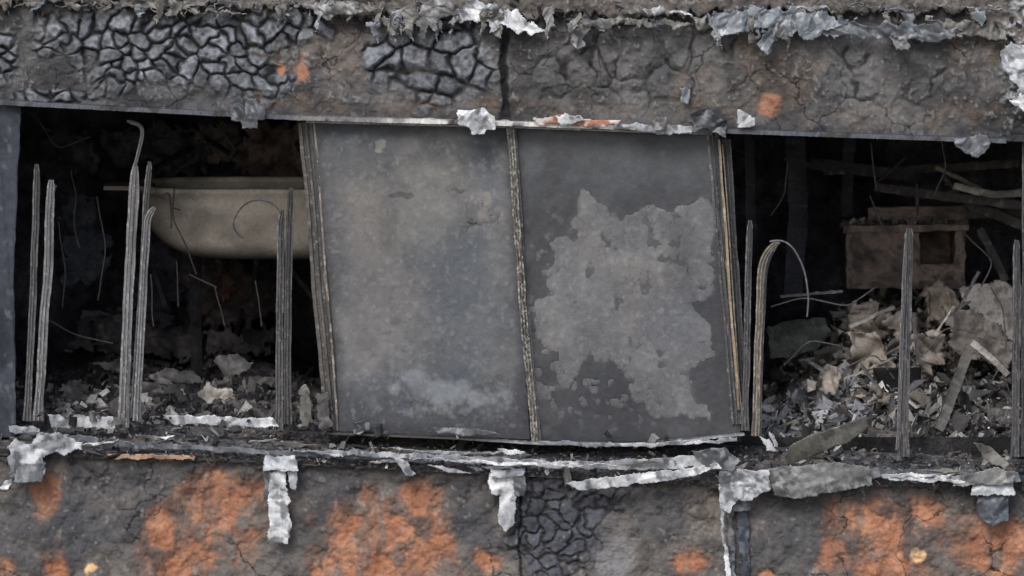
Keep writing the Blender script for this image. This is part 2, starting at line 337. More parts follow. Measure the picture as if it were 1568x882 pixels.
def rnd(c1,c2,c3,s=0,p=.12):
    c1,c2,c3=[np.array(q) for q in(c1,c2,c3)]
    def f(T,K,px,py):
        c=np.zeros(T.shape+(3,))+c1
        n=fbm(T,K*40.,60,4,s);c=mixc(c,ss(-.15,.35,n),c2)
        g=h2(np.floor(K*1.),np.floor(K*0.),s+8);c=c*(.75+.5*g[...,None])
        n=fbm(T,K*30.,9,3,s+3);c=mixc(c,ss(.62-3*p*.8,.75-3*p*.6,n)*.7,c3)
        return c
    return f
def wirep(r,n=6): return[(r*math.cos(a),r*math.sin(a)) for a in np.linspace(0,2*math.pi,n,endpoint=False)]
dk=rnd(C(86,85,87),C(58,58,61),C(144,141,138),1)
dk2=rnd(C(112,111,113),C(74,74,77),C(174,171,166),2)
tan=rnd(C(124,116,106),C(82,78,74),C(178,170,156),3,.15)
def spk(T,K,px,py):
    c=rnd(C(104,101,96),C(66,64,62),C(176,172,162),4,.2)(T,K,px,py)
    r=h2(np.floor(T/2.5),np.floor(K/2.),77);return mixc(c,(r<.18)*.6,C(182,179,170))
gold=rnd(C(150,132,108),C(116,104,88),C(190,180,160),5)
wht=rnd(C(190,190,188),C(150,150,150),C(215,215,212),6,.2)
wht2=rnd(C(150,152,155),C(104,106,110),C(200,200,200),7,.2)
fr=empty('window_frame')
sweep('mullion_left',[(468,188,.07),(480,300,.08),(493,480,.09),(510,662,.1)],chan(.075),rnd(C(88,85,82),C(58,56,55),C(140,135,126),8,.1),M_metal,seed=2,parent=fr)
sweep('mullion_left_edge',[(483,190,.06),(495,360,.07),(517,660,.08)],[(-.005,0),(.005,0),(.005,.04),(-.005,.04)],tan,M_metal,seed=3,parent=fr)
sweep('mullion_middle',[(781,192,.05),(793,380,.06),(819,676,.08)],chan(.036,.05),spk,M_metal,seed=4,parent=fr)
sweep('mullion_middle_back',[(783,192,.075),(797,380,.085),(822,676,.1)],[(-.02,0),(.02,0),(.02,.03),(-.02,.03)],dk,M_metal,seed=5,parent=fr)
sweep('mullion_right',[(1089,200,.07),(1106,380,.08),(1128,650,.09)],chan(.05),dk,M_metal,seed=6,parent=fr)
sweep('mullion_right_edge',[(1101,214,.05),(1112,370,.05),(1132,628,.06)],[(-.006,0),(.006,0),(.006,.03),(-.006,.03)],gold,M_metal,seed=7,parent=fr)
sweep('mullion_right_outer',[(1112,214,.1),(1124,400,.11),(1142,660,.12)],chan(.045),rnd(C(64,64,68),C(46,46,50),C(100,98,98),9),M_metal,seed=8,parent=fr)
sweep('mullion_right_outer_edge',[(1106,222,.06),(1119,400,.07),(1137,640,.08)],wirep(.004),tan,M_metal,seed=18,parent=fr)
def rail(T,K,px,py):
    c=np.zeros(T.shape+(3,))+C(84,87,94)
    m=ss(560,600,px)*ss(1075,1040,px);c=mixc(c,m*ss(-.5,.1,fbm(px,K*5.,40,4,3)),C(212,210,204))
    c=mixc(c,ss(430,470,px)*ss(620,560,px)*.7,C(134,130,126))
    c=mixc(c,ss(.15,.45,fbm(px,K*7.,24,4,5)),C(56,54,54));return c
xs=np.arange(-240,1541,20)
sweep('head_rail',[(x,bot(x)-1,-.035) for x in xs],[(-.012,-.01),(.010,-.01),(.010,.02),(.014,.06),(-.014,.06)],rail,M_metal,seed=9,parent=fr,jit=.0006)
sweep('head_rail_inner',[(x,bot(x)+5,.03) for x in range(470,1110,20)],[(-.004,0),(.005,0),(.005,.05),(-.004,.05)],wht2,M_metal,seed=10,parent=fr,jit=.0005)
sweep('bottom_rail',[(500,664,.05),(700,672,.05),(820,680,.04),(980,682,.04),(1140,666,.04)],[(-.005,0),(.005,0),(.005,.06),(-.005,.06)],lambda T,K,px,py:mixc(wht2(T,K,px,py),ss(820,720,px),C(70,66,64)),M_metal,seed=11,parent=fr)
def post(name,parts):
    e=empty(name)
    for i,(pth,w,cf) in enumerate(parts):
        sweep('post_section_%d'%(i+1),pth,chan(w,.03,.009) if w>.014 else wirep(w/2),cf,M_metal,seed=40+i*7+int(pth[0][0]),parent=e,scale=([0,.02,.08,.9,1],[.55,.8,1,1,1.25]) if w>.014 else None)
post('window_post',[([(57,252,.1),(54,380,.1),(40,645,.06)],.034,dk),([(79,276,.12),(74,400,.12),(57,645,.08)],.044,dk2),([(86,284,.14),(80,300,.14),(76,420,.14)],.012,dk)])
post('window_post',[([(208,255,.1),(200,380,.1),(187,655,.06)],.05,dk2),([(229,248,.13),(220,380,.12),(203,640,.08)],.03,dk),([(237,318,.1),(226,330,.1),(220,430,.1),(209,645,.06)],.036,dk2),([(196,186,.1),(222,193,.1),(216,225,.1),(206,262,.1)],.016,dk2)])
post('window_post',[([(434,322,.1),(430,340,.1),(428,500,.1),(426,660,.07)],.036,dk),([(446,288,.12),(443,400,.12),(439,650,.09)],.036,rnd(C(72,71,74),C(50,50,53),C(115,110,108),12)),([(432,335,.1),(428,318,.1),(408,306,.1),(384,306,.1),(366,320,.1),(355,342,.1),(360,356,.1),(373,365,.1)],.009,dk)])
post('window_post',[([(1148,338,.1),(1146,450,.1),(1142,660,.07)],.032,dk),([(1192,370,.1),(1176,382,.1),(1166,405,.1),(1162,500,.1),(1157,668,.07)],.034,tan),([(1190,376,.1),(1178,392,.1),(1172,420,.1),(1168,520,.1),(1163,668,.07)],.016,dk),([(1178,370,.1),(1198,366,.1),(1216,380,.1),(1232,412,.1),(1238,450,.1),(1236,485,.1)],.009,dk2)])
post('window_post',[([(1392,350,.1),(1390,420,.1),(1384,700,.07)],.048,dk),([(1388,372,.085),(1384,440,.085),(1376,690,.06)],.018,dk2)])
post('window_post',[([(1556,368,.1),(1557,500,.1),(1556,700,.07)],.036,dk),([(1568,200,.13),(1570,700,.13)],.03,dk)])
# ---------------------------------------------------------------- crumpled sheets
def sheet(name,poly,y0,cf,amp=.02,rag=4,step=1.4,gx=0,gy=0,seed=0,parent=None,th=.002,mt=None,cr=22):
    po=np.array(poly,float);x0,y0_=po.min(0)-10;x1,y1=po.max(0)+10
    px,py=np.meshgrid(np.arange(x0,x1,step),np.arange(y0_,y1,step))
    wx=px+rag*1.4*fbm(px,py,12,4,seed+1);wy=py+rag*1.4*fbm(px,py,12,4,seed+2)
    m=inside(wx,wy,poly);cm=m[:-1,:-1]
    ax=px+cr*.4*fbm(px,py,cr*1.6,2,seed+8);ay=py+cr*.4*fbm(px,py,cr*1.6,2,seed+9)
    an=(seed%7)*.45;rx=ax*math.cos(an)+ay*math.sin(an);ry=-ax*math.sin(an)+ay*math.cos(an)
    f=tn(rx/cr,ry/cr*.7,seed+3)+.4*tn(rx/cr*2.3+3,ry/cr*2.3,seed+4)+.06*fbm(px,py,5,2,seed+11)
    y=y0+amp*.6*f+amp*.6*fbm(px,py,cr*3,2,seed+5)+gx*(px-po[:,0].mean())*S+gy*(py-po[:,1].mean())*S
    c=cf(px*.5+py,np.floor(px/3.),px,py)
    X,Y,Z=P(px+0*y,py+0*y,y)
    X=X+amp*.35*tn(rx/cr+9,ry/cr,seed+21);Z=Z+amp*.35*tn(rx/cr+4,ry/cr,seed+22)
    ob=grid(name,X,Y,Z,c,mt or M_metal,parent,mask=cm,smooth=True)
    if th: md=ob.modifiers.new('t','SOLIDIFY');md.thickness=th
    return ob
def sc(c1,c2,c3,s=0):
    def f(T,K,px,py):
        c=np.zeros(px.shape+(3,))+c1;c=mixc(c,ss(-.15,.3,fbm(px,py,26,5,s)),c2);c=mixc(c,ss(.1,.4,fbm(px,py,12,5,s+4))*.75,c3);return c
    return f
silv=sc(C(174,176,178),C(128,131,136),C(74,74,77),1);silv2=sc(C(136,141,146),C(92,97,104),C(172,174,176),2)
greyd=sc(C(100,103,107),C(68,70,74),C(140,142,144),3);olive=sc(C(118,116,110),C(88,86,82),C(66,64,62),4)
ashy=sc(C(128,127,125),C(88,87,87),C(164,164,162),5);whit=sc(C(208,209,209),C(166,168,171),C(92,92,94),6)
B='cladding_bracket'
def bracket(parts):
    e=empty(B)
    for i,p in enumerate(parts):
        k=dict(p[3]) if len(p)>3 else {}
        k.setdefault('rag',2.5)
        sheet('bracket_plate_%d'%(i+1),p[0],p[1],p[2],parent=e,seed=int(p[0][0][0])+i,**k)
bracket([([(402,700),(452,698),(455,722),(398,722)],-.10,silv,dict(gy=-.5)),([(402,722),(418,720),(420,790),(404,772)],-.075,greyd),([(414,720),(438,718),(442,800),(440,836),(410,826),(408,760)],-.085,whit,dict(rag=4)),([(438,715),(455,718),(450,750),(442,748)],-.08,silv)])
bracket([([(748,722),(802,720),(802,760),(790,762),(786,800),(775,814),(762,800),(766,760),(752,756)],-.085,whit,dict(rag=3)),([(750,718),(804,716),(803,730),(748,732)],-.11,silv,dict(gy=-.6)),([(785,730),(803,728),(803,758),(787,758)],-.095,greyd)])
bracket([([(1102,722),(1180,716),(1182,745),(1150,768),(1130,765),(1118,790),(1104,780)],-.11,silv,dict(amp=.035)),([(1100,742),(1112,742),(1108,800),(1122,882),(1114,890),(1104,800)],-.10,whit,{}),([(1112,775),(1122,775),(1128,900),(1118,900)],-.04,greyd),([(1128,780),(1146,778),(1150,900),(1134,900)],-.03,sc(C(66,71,82),C(46,50,58),C(95,100,108),7)),([(1120,765),(1150,762),(1150,782),(1120,785)],-.05,greyd)])
bracket([([(14,680),(70,664),(128,672),(125,686),(66,700),(62,736),(20,738),(8,720)],-.10,silv,dict(rag=6,amp=.035)),([(20,712),(66,708),(64,738),(20,738)],-.13,greyd),([(0,738),(18,732),(10,752),(-6,750)],-.1,whit)])
bracket([([(1492,738),(1550,736),(1556,760),(1490,760)],-.11,silv,dict(gy=-.4)),([(1498,758),(1548,758),(1546,796),(1520,806),(1500,790)],-.09,sc(C(90,96,104),C(66,70,78),C(125,130,136),9),dict(amp=.03))])
bracket([([(355,158),(362,150),(392,150),(406,162),(408,182),(396,184),(394,196),(372,196),(368,186),(356,184)],-.09,greyd,dict(amp=.03,cr=14))])
bracket([([(700,170),(740,166),(758,178),(756,196),(742,198),(738,208),(722,206),(720,194),(702,190)],-.09,whit,dict(amp=.025,cr=16))])
bracket([([(1058,172),(1080,168),(1110,182),(1108,208),(1088,206),(1084,198),(1062,202)],-.09,sc(C(76,78,82),C(52,54,58),C(120,122,124),3),dict(amp=.03,cr=14)),([(1126,166),(1140,170),(1156,182),(1152,194),(1128,194)],-.08,silv,{}),([(1040,134),(1056,138),(1052,158),(1040,156)],-.05,silv2,{})])
bracket([([(1456,210),(1510,208),(1512,226),(1498,240),(1478,236),(1462,226)],-.09,greyd,dict(amp=.025,cr=14))])
fl=empty('melted_cladding_flashing')
tops=[([(690,8),(745,6),(790,20),(832,48),(806,54),(770,40),(752,52),(738,36),(700,32)],whit),([(640,-4),(690,2),(700,20),(678,30),(662,48),(648,30)],ashy),
([(1085,20),(1150,14),(1250,16),(1290,36),(1260,52),(1232,64),(1218,48),(1196,56),(1168,90),(1160,70),(1172,42),(1120,48),(1094,62)],silv2),([(1092,40),(1112,36),(1110,52),(1096,76)],ashy),
([(1240,34),(1340,40),(1420,36),(1470,50),(1440,62),(1360,56),(1270,60)],greyd),([(1360,50),(1392,52),(1388,78),(1370,80)],ashy),([(1430,30),(1520,36),(1540,60),(1500,58),(1440,52)],olive),
([(1535,70),(1570,62),(1600,70),(1600,150),(1560,148),(1548,120),(1530,100)],silv),([(1545,150),(1600,140),(1600,166),(1560,168)],whit),
([(600,22),(640,14),(650,26),(618,34)],silv2),([(880,34),(960,30),(1060,34),(1050,42),(960,42),(900,44)],olive),([(460,10),(540,2),(560,20),(500,30)],ashy),([(160,2),(240,0),(330,4),(300,14),(200,14)],olive),([(868,30),(905,36),(900,52),(880,80),(872,60)],ashy),([(980,14),(1050,12),(1056,20),(990,24)],whit)]
r9=np.random.default_rng(33)
for i in range(44):
    x=r9.uniform(-40,1560);y=r9.uniform(12,32)+(8 if x>560 else -14);L=r9.uniform(10,44);w_=r9.uniform(2.5,13);k=r9.uniform(-16,16)
    tops.append(([(x-w_,y-6),(x+w_,y-8),(x+w_*.7+k*.4,y+L*.5),(x+k,y+L),(x-w_*.5+k*.4,y+L*.6)],[greyd,ashy,olive,greyd,olive,silv2][i%6]))
for i in range(18):
    x=r9.uniform(-40,1500);y=r9.uniform(4,26);L=r9.uniform(40,130);w_=r9.uniform(2,5)
    tops.append(([(x,y-w_),(x+L*.5,y-w_*.6+r9.uniform(-4,4)),(x+L,y),(x+L*.5,y+w_)],[olive,ashy,greyd,olive][i%4]))
for i,(p,c) in enumerate(tops): sheet('flashing_piece_%d'%(i+1),p,-.09-.012*(i%3),c,amp=.03,rag=7,seed=60+i*5,parent=fl,cr=14)
sheet('aluminium_scrap',[(815,182),(860,176),(900,182),(950,184),(946,192),(880,192),(820,190)],-.08,lambda T,K,px,py:mixc(np.zeros(px.shape+(3,))+C(160,108,88),ss(-.1,.2,fbm(px,py,14,3,4)),C(196,188,180)),amp=.015,rag=4,seed=91)
sheet('aluminium_scrap',[(850,176),(885,174),(895,184),(860,190)],-.1,whit,amp=.02,seed=95)
sheet('aluminium_scrap',[(930,190),(1060,192),(1055,204),(990,204)],-.075,silv,amp=.015,seed=96)
sheet('aluminium_scrap',[(995,184),(1020,180),(1015,198),(1000,198)],-.09,ashy,amp=.015,seed=97)
# ---------------------------------------------------------------- sill metal
sl=empty('torn_sill_flashing')
rib=[([(30,658),(130,668),(260,680),(400,688),(540,692),(640,698),(700,704),(640,710),(520,702),(380,695),(200,685),(60,670)],-.085,greyd),
([(430,690),(540,690),(640,694),(780,702),(900,706),(1040,700),(1110,696),(1110,710),(1040,719),(900,718),(760,712),(640,704),(520,697)],-.10,silv),
([(868,738),(930,732),(1010,722),(1100,708),(1108,716),(1040,732),(960,744),(890,750)],-.13,whit),
([(620,700),(780,706),(960,712),(780,712)],-.14,whit),
([(600,700),(622,706),(638,726),(620,730)],-.12,silv),
([(72,634),(180,640),(184,656),(80,654)],.04,silv),([(250,636),(418,640),(424,654),(262,650)],.05,whit),([(160,694),(298,698),(296,704),(170,702)],-.07,sc(C(176,144,120),C(148,120,102),C(90,82,76),8)),
([(1060,690),(1110,684),(1136,706),(1124,722),(1080,716)],-.13,greyd),
([(1178,716),(1260,708),(1330,714),(1336,740),(1290,752),(1220,766),(1184,758)],-.12,sc(C(112,112,111),C(84,84,84),C(150,150,148),11)),
([(1330,716),(1440,720),(1560,722),(1566,738),(1490,740),(1400,736),(1336,734)],-.08,greyd),([(1360,730),(1480,734),(1478,740),(1364,736)],-.12,whit),
([(1460,728),(1530,716),(1556,726),(1552,742),(1500,740),(1462,746)],-.13,ashy),
([(1490,676),(1520,684),(1548,712),(1540,716),(1512,706)],-.05,olive),([(1165,668),(1180,672),(1192,690),(1176,690)],-.04,whit),([(1180,662),(1186,664),(1190,684),(1184,684)],-.05,whit),
([(660,654),(730,656),(770,664),(720,668),(668,664)],.03,greyd),([(820,676),(1000,678),(1130,670),(1130,676),(1000,684),(830,682)],.0,silv),
([(1350,726),(1456,726),(1456,731),(1350,731)],-.12,whit),([(10,650),(60,654),(56,664),(12,662)],-.02,silv),([(560,684),(700,690),(820,694),(700,696)],-.06,ashy)]
for i in range(26):
    x=r9.uniform(0,1540);y=float(sf(x))-r9.uniform(2,34);L=r9.uniform(20,90);w_=r9.uniform(1.5,4.5);t_=r9.uniform(-.15,.2)
    rib.append(([(x,y-w_),(x+L*.6,y-w_+t_*L*.6),(x+L,y+t_*L),(x+L*.5,y+w_+t_*L*.5)],-.07-.05*r9.uniform(),[silv,greyd,ashy,olive,whit][i%5]))
for i,(p,y,c) in enumerate(rib): sheet('flashing_strip_%d'%(i+1),p,y,c,amp=.018,rag=2.5,step=1.2,seed=200+i*9,parent=sl,cr=24)
sheet('bent_cladding_sheet',[(1204,700),(1214,680),(1240,664),(1290,650),(1326,636),(1330,652),(1300,676),(1262,690),(1230,704),(1208,714)],-.14,sc(C(132,130,122),C(112,110,104),C(84,82,78),4),amp=.03,rag=2,gx=-.5,gy=.8,seed=401,cr=60,th=.006)
# ---------------------------------------------------------------- debris
def chips(name,px,py,y,size,pal,seed=0,flat=.25,parent=None,mt=None,lift=0,lng=1.):
    r=np.random.default_rng(seed);n=len(px)
    W=np.stack(P(px,py,y),-1)
    sx=size*r.uniform(.4,1.4,n)*np.where(r.uniform(0,1,n)<.3,lng,1);sy=size*r.uniform(.3,1.0,n);sz=size*r.uniform(.04,flat,n)*1.2
    base=np.array([[-1,-1,-1],[1,-1,-1],[1,1,-1],[-1,1,-1],[-1,-1,1],[1,-1,1],[1,1,1],[-1,1,1]],float)*.5
    V=base[None]*np.stack([sx,sy,sz],-1)[:,None,:]
    V*=r.uniform(.45,1.2,(n,8,1))
    V[:,[1,2,5,6],2]+=(size*r.uniform(-.3,.3,n))[:,None]
    q=r.normal(size=(n,4));q[:,0]+=.8;q/=np.linalg.norm(q,axis=1)[:,None];w,x,y_,z=q.T
    Rm=np.stack([1-2*(y_*y_+z*z),2*(x*y_-z*w),2*(x*z+y_*w),2*(x*y_+z*w),1-2*(x*x+z*z),2*(y_*z-x*w),2*(x*z-y_*w),2*(y_*z+x*w),1-2*(x*x+y_*y_)],-1).reshape(n,3,3)
    V=np.einsum('nij,nkj->nki',Rm,V)+W[:,None,:];V[...,2]+=lift
    F=np.array([[0,3,2,1],[4,5,6,7],[0,1,5,4],[1,2,6,5],[2,3,7,6],[3,0,4,7]])
    FF=(np.arange(n)[:,None,None]*8+F[None]).reshape(-1,4)
    pal=np.array(pal);c=pal[r.integers(0,len(pal),n)]*r.uniform(.45,1.2,(n,1))
    cv=np.repeat(c,8,0)*r.uniform(.6,1.3,(n*8,1))
    return raw(name,V.reshape(-1,3),FF,cv,mt or M_deb,False,parent)
def pile(name,x0,x1,crest,ca,cb,seed,cc=None):
    u,v=np.meshgrid(np.linspace(0,1,420),np.linspace(0,1,220));px=x0+(x1-x0)*u
    y=.34+2.2*v;front=sb(px)+10
    py=front+(crest(px)-front)*v**.8
    X,Y,Z=P(px,py,y);Z+=.05*fbm(X,Y,.22,4,seed)+.05*tn(X/.07,Y/.07,seed+1)*.5+.015*fbm(X,Y,.03,3,seed+1)
    c=np.zeros(px.shape+(3,))+ca;c=mixc(c,ss(-.1,.4,fbm(X,Y,.15,4,seed+2)),cb)
    if cc is not None: c=mixc(c,ss(.05,.35,fbm(X,Y,.10,5,seed+3)),cc)
    return grid(name,X,Y,Z,c,M_deb)
def heap(n,x0,x1,cr,s0,s1,pal,seed,par,ul=0,uh=1,up=8,flat=.25,cx=None,lng=1.,nm='rubble_fragments'):
    r=np.random.default_rng(seed+100)
    u=r.uniform(ul,uh,n);px=r.uniform(x0,x1,n) if cx is None else r.normal(cx[0],cx[1],n).clip(x0,x1)
    py=(sb(px)+6)+(cr(px)-sb(px)-6)*u**.8-r.uniform(0,up,n)
    chips(nm,px,py,.34+2.1*u,s0+(s1-s0)*r.uniform(0,1,n)**2.5,pal,seed,parent=par,flat=flat,lng=lng)
grey=[C(62,62,65),C(82,81,83),C(104,103,102),C(48,48,50),C(72,67,64),C(128,126,123)]
ash=[C(140,139,138),C(108,107,108),C(168,167,165),C(82,82,85)]
cl=lambda x:np.interp(x,[-100,100,180,280,350,400,480],[560,575,548,566,542,558,580])
o=pile('rubble_heap',-150,560,cl,C(68,68,73),C(45,45,48),500,C(98,97,99))
heap(2600,20,480,cl,.010,.05,grey,1,o,up=4,lng=2)
heap(220,60,430,cl,.02,.09,ash,2,o,uh=.6,up=6,flat=.3,nm='pale_fragments',lng=2)
heap(90,60,160,cl,.02,.07,ash,12,o,uh=.3,up=20,flat=.4,cx=(112,22),nm='pale_fragments')
sheet('plaster_lump',[(302,600),(320,592),(352,596),(350,612),(318,616)],.4,sc(C(184,177,170),C(146,140,134),C(100,98,97),3),amp=.05,rag=3,mt=M_deb,parent=o,th=.03,seed=71)
for i,p in enumerate([[(225,575),(260,562),(305,572),(310,584),(250,590)],[(330,552),(358,540),(380,556),(372,572),(340,574)],[(90,592),(120,580),(140,600),(125,626),(96,622)],[(200,590),(225,585),(270,600),(240,612)],[(380,570),(420,575),(414,592),(385,588)],[(140,560),(190,548),(230,556),(180,572)],[(240,612),(320,618),(330,628),(236,626)]]):
    sheet('fallen_board_%d'%i,p,.7+.2*i,sc(C(112,110,110),C(80,79,80),C(54,54,56),i),amp=.05,rag=5,mt=M_deb,parent=o,th=.015,seed=80+i,cr=30)
cr_=lambda x:np.interp(x,[1120,1170,1230,1290,1340,1400,1460,1568,1700],[610,585,545,462,458,445,440,435,430])
o=pile('rubble_heap',1120,1760,cr_,C(78,78,80),C(48,47,49),520,C(108,104,101))
pal=[C(152,151,150),C(116,114,113),C(184,183,181),C(86,85,86),C(60,59,61),C(130,125,118),C(98,94,90),C(72,71,73),C(48,48,50)]
heap(4600,1165,1620,cr_,.010,.065,pal,3,o,lng=2.5)
heap(220,1240,1500,cr_,.04,.12,[C(160,152,143),C(188,184,179),C(120,112,104),C(204,202,198)],4,o,ul=.2,up=14,flat=.1,cx=(1350,60),nm='paper_scraps')
heap(230,1175,1400,cr_,.04,.11,[C(184,186,190),C(152,154,159),C(116,118,124)],5,o,ul=.1,uh=.6,up=12,flat=.14,cx=(1255,56),nm='plaster_scraps',lng=1.6)
heap(110,1180,1600,cr_,.05,.18,[C(86,84,82),C(64,63,62),C(130,128,126),C(48,47,48)],15,o,ul=.1,uh=1,up=14,flat=.16,lng=2.5,nm='splintered_wood')
n=2400;px=rng.uniform(-60,1640,n);u=rng.uniform(0,1,n);py=sb(px)+(sf(px)-sb(px))*u;yy=np.interp(u,[0,.3,.6,.8,1],[.3,.13,-.01,-.07,-.06])
chips('sill_rubble',px,py,yy,rng.gamma(1.5,.008,n),grey+[C(170,167,163)],6,flat=.4,lng=2.5)
n=300;px=rng.uniform(-60,1600,n);e=10+rng.normal(0,10,n)+np.interp(px,[0,500,560,1500],[0,6,14,14]);py=e
chips('ledge_rubble',px,py,np.full(n,-.075),rng.gamma(1.6,.010,n),grey+[C(150,146,140)],7,flat=.4,lng=3)
px=np.array([550,580,660,468,500,110,150,230,700,930,590,460,476,545,1000,1020]+[60+i*40 for i in range(10)],float);n=len(px);py=sb(px)-2-rng.uniform(0,12,n)
chips('sill_lumps',px,py,np.full(n,.03),rng.uniform(.02,.06,n),grey+[C(150,150,148)],8,flat=.7)
sheet('charred_stub',[(458,590),(470,588),(474,655),(460,656)],.06,olive,amp=.015,seed=601,th=.02)
sheet('charred_stub',[(484,600),(500,596),(508,655),(488,656)],.04,sc(C(80,78,78),C(56,54,54),C(116,112,110),3),amp=.015,seed=603,th=.02)
sheet('charred_stub',[(539,645),(560,640),(566,662),(542,664)],.03,greyd,amp=.02,seed=605,th=.02)
# ---------------------------------------------------------------- bathtub
def tub():
    e=empty('bathtub');y0=1.5;n=160
    th=np.linspace(0,2*np.pi,n,endpoint=False)
    xl,xr=212,640;X0=(float(P(xl,0,y0)[0])+float(P(xr,0,y0)[0]))/2;hl=(float(P(xr,0,y0)[0])-float(P(xl,0,y0)[0]))/2;hw=.36
    zt_=float(P(0,290,y0-hw)[2]);zb=float(P(0,402,y0-hw)[2]);H=zt_-zb
    rings=[];cc=[]
    def ring(l,w,z,c,ex=4):
        cx=np.sign(np.cos(th))*np.abs(np.cos(th))**(2/ex);sy=np.sign(np.sin(th))*np.abs(np.sin(th))**(2/ex)
        rings.append(np.stack([X0+l*cx,y0+w*sy,z+0*th],-1))
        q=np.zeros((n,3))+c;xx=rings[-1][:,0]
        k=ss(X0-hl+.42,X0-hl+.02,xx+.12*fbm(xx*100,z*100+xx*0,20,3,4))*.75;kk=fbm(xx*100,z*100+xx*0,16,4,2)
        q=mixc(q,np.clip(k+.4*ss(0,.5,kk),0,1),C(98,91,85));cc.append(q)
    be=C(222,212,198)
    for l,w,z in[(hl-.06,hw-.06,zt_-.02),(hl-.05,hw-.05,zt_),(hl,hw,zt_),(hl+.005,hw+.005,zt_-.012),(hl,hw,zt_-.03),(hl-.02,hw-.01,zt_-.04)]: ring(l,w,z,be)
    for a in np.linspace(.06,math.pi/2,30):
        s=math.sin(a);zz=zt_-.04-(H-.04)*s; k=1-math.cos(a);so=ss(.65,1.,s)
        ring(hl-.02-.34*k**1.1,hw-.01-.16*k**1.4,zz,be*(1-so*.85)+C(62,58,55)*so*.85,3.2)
    ring(.02,.02,zb,C(50,46,42))
    V=np.array(rings);R=len(rings)
    i=np.arange(R-1)[:,None]*n;k=np.arange(n)[None,:];k2=(k+1)%n
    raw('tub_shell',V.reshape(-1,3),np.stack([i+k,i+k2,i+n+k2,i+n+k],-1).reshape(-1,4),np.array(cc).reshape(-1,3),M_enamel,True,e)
    rings.clear();cc.clear()
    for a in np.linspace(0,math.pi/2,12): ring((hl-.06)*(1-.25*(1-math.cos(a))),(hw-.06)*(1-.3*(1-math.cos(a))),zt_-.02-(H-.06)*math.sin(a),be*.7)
    V=np.array(rings);R=len(rings);i=np.arange(R-1)[:,None]*n
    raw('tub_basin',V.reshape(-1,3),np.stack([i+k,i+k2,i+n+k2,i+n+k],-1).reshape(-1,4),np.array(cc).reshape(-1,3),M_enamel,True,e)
    for j,(a,b) in enumerate([(300,1.5),(540,1.5),(300,1.7),(540,1.7)]):
        sweep('tub_support_%d'%j,[(a,398,b),(a,640,b)],[(-.03,-.03),(.03,-.03),(.03,.03),(-.03,.03)],rnd(C(34,33,36),C(28,28,31),C(44,44,44),3),M_room,parent=e,step=12)
    sweep('tub_ledge',[(160,288,1.2),(235,289,1.2)],[(-.010,0),(.010,0),(.010,.2),(-.010,.2)],rnd(C(120,113,106),C(84,79,75),C(70,67,64),3),M_enamel,parent=e,step=4)
tub()
def wires(name,lst,cf,r=.004,y=.8,m=M_metal):
    e=empty(name)
    for i,p in enumerate(lst): sweep('strand_%d'%i,[(a,b,y) for a,b in p],wirep(r),cf,m,seed=700+i,parent=e,smooth=True,wob=2.5)
wires('hanging_cable',[[(108,262),(118,300),(112,340),(122,380)],[(266,284),(262,330),(285,380),(300,420)],[(75,490),(110,512),(170,526)],[(250,300),(262,290),(264,350)],[(262,318),(275,322)],[(270,400),(274,470)],[(290,420),(330,440)],[(60,180),(90,230),(140,210)],[(330,190),(360,230)],[(90,340),(100,420),(96,470)],[(150,300),(160,380),(150,460)],[(330,440),(345,500)],[(390,430),(400,500)],[(230,420),(236,500)]],rnd(C(64,61,61),C(44,43,44),C(90,88,87),3),r=.004)
def block(name,poly,y,c,th,seed,amp=.04,parent=None,rag=8,cr=30): return sheet(name,poly,y,c,amp=amp,rag=rag,mt=M_deb,th=th,seed=seed,parent=parent,cr=cr,step=2.5)
o=empty('collapsed_ceiling_debris')
for i,(p,y,c) in enumerate([([(370,190),(470,188),(470,280),(400,284),(365,250)],2.4,sc(C(128,116,113),C(92,84,84),C(66,63,65),1)),([(150,200),(260,190),(330,215),(300,270),(180,262)],2.9,sc(C(90,93,106),C(62,65,76),C(110,111,120),2)),
([(300,190),(372,190),(366,236),(310,232)],2.5,sc(C(110,102,101),C(76,73,76),C(128,124,124),3)),([(60,200),(140,190),(150,260),(80,250)],2.7,sc(C(84,89,100),C(60,62,72),C(105,106,113),4)),
([(280,400),(350,410),(420,405),(430,470),(340,500),(280,470)],2.5,sc(C(94,84,86),C(64,60,65),C(116,108,108),5)),([(90,300),(150,310),(170,420),(100,440)],2.2,sc(C(82,86,98),C(58,60,70),C(102,103,109),6)),
([(120,470),(230,480),(340,510),(420,500),(420,540),(200,545),(110,530)],2.5,sc(C(100,97,101),C(68,68,73),C(130,127,126),7)),([(330,400),(350,396),(356,450),(338,456)],2.2,sc(C(118,88,82),C(78,69,67),C(134,126,120),8)),([(200,420),(260,430),(270,500),(210,490)],2.4,sc(C(70,73,84),C(54,55,64),C(90,91,98),9))]):
    block('burnt_board_%d'%i,p,y,c,.02,800+i*7,parent=o,amp=.07,rag=16)
for k in range(18):
    x=r9.uniform(50,450);y=r9.uniform(200,520);a=r9.uniform(-.9,.9)+(1.57 if k%2 else 0);L=r9.uniform(40,120)
    sweep('fallen_batten_%d'%k,[(x,y,r9.uniform(1.8,3)),(x+L*math.cos(a),y+L*math.sin(a),r9.uniform(1.8,3))],[(-.012,-.01),(.012,-.01),(.012,.01),(-.012,.01)],rnd(C(86,85,94),C(60,59,66),C(110,108,108),k),M_deb,parent=o,seed=k,step=6)
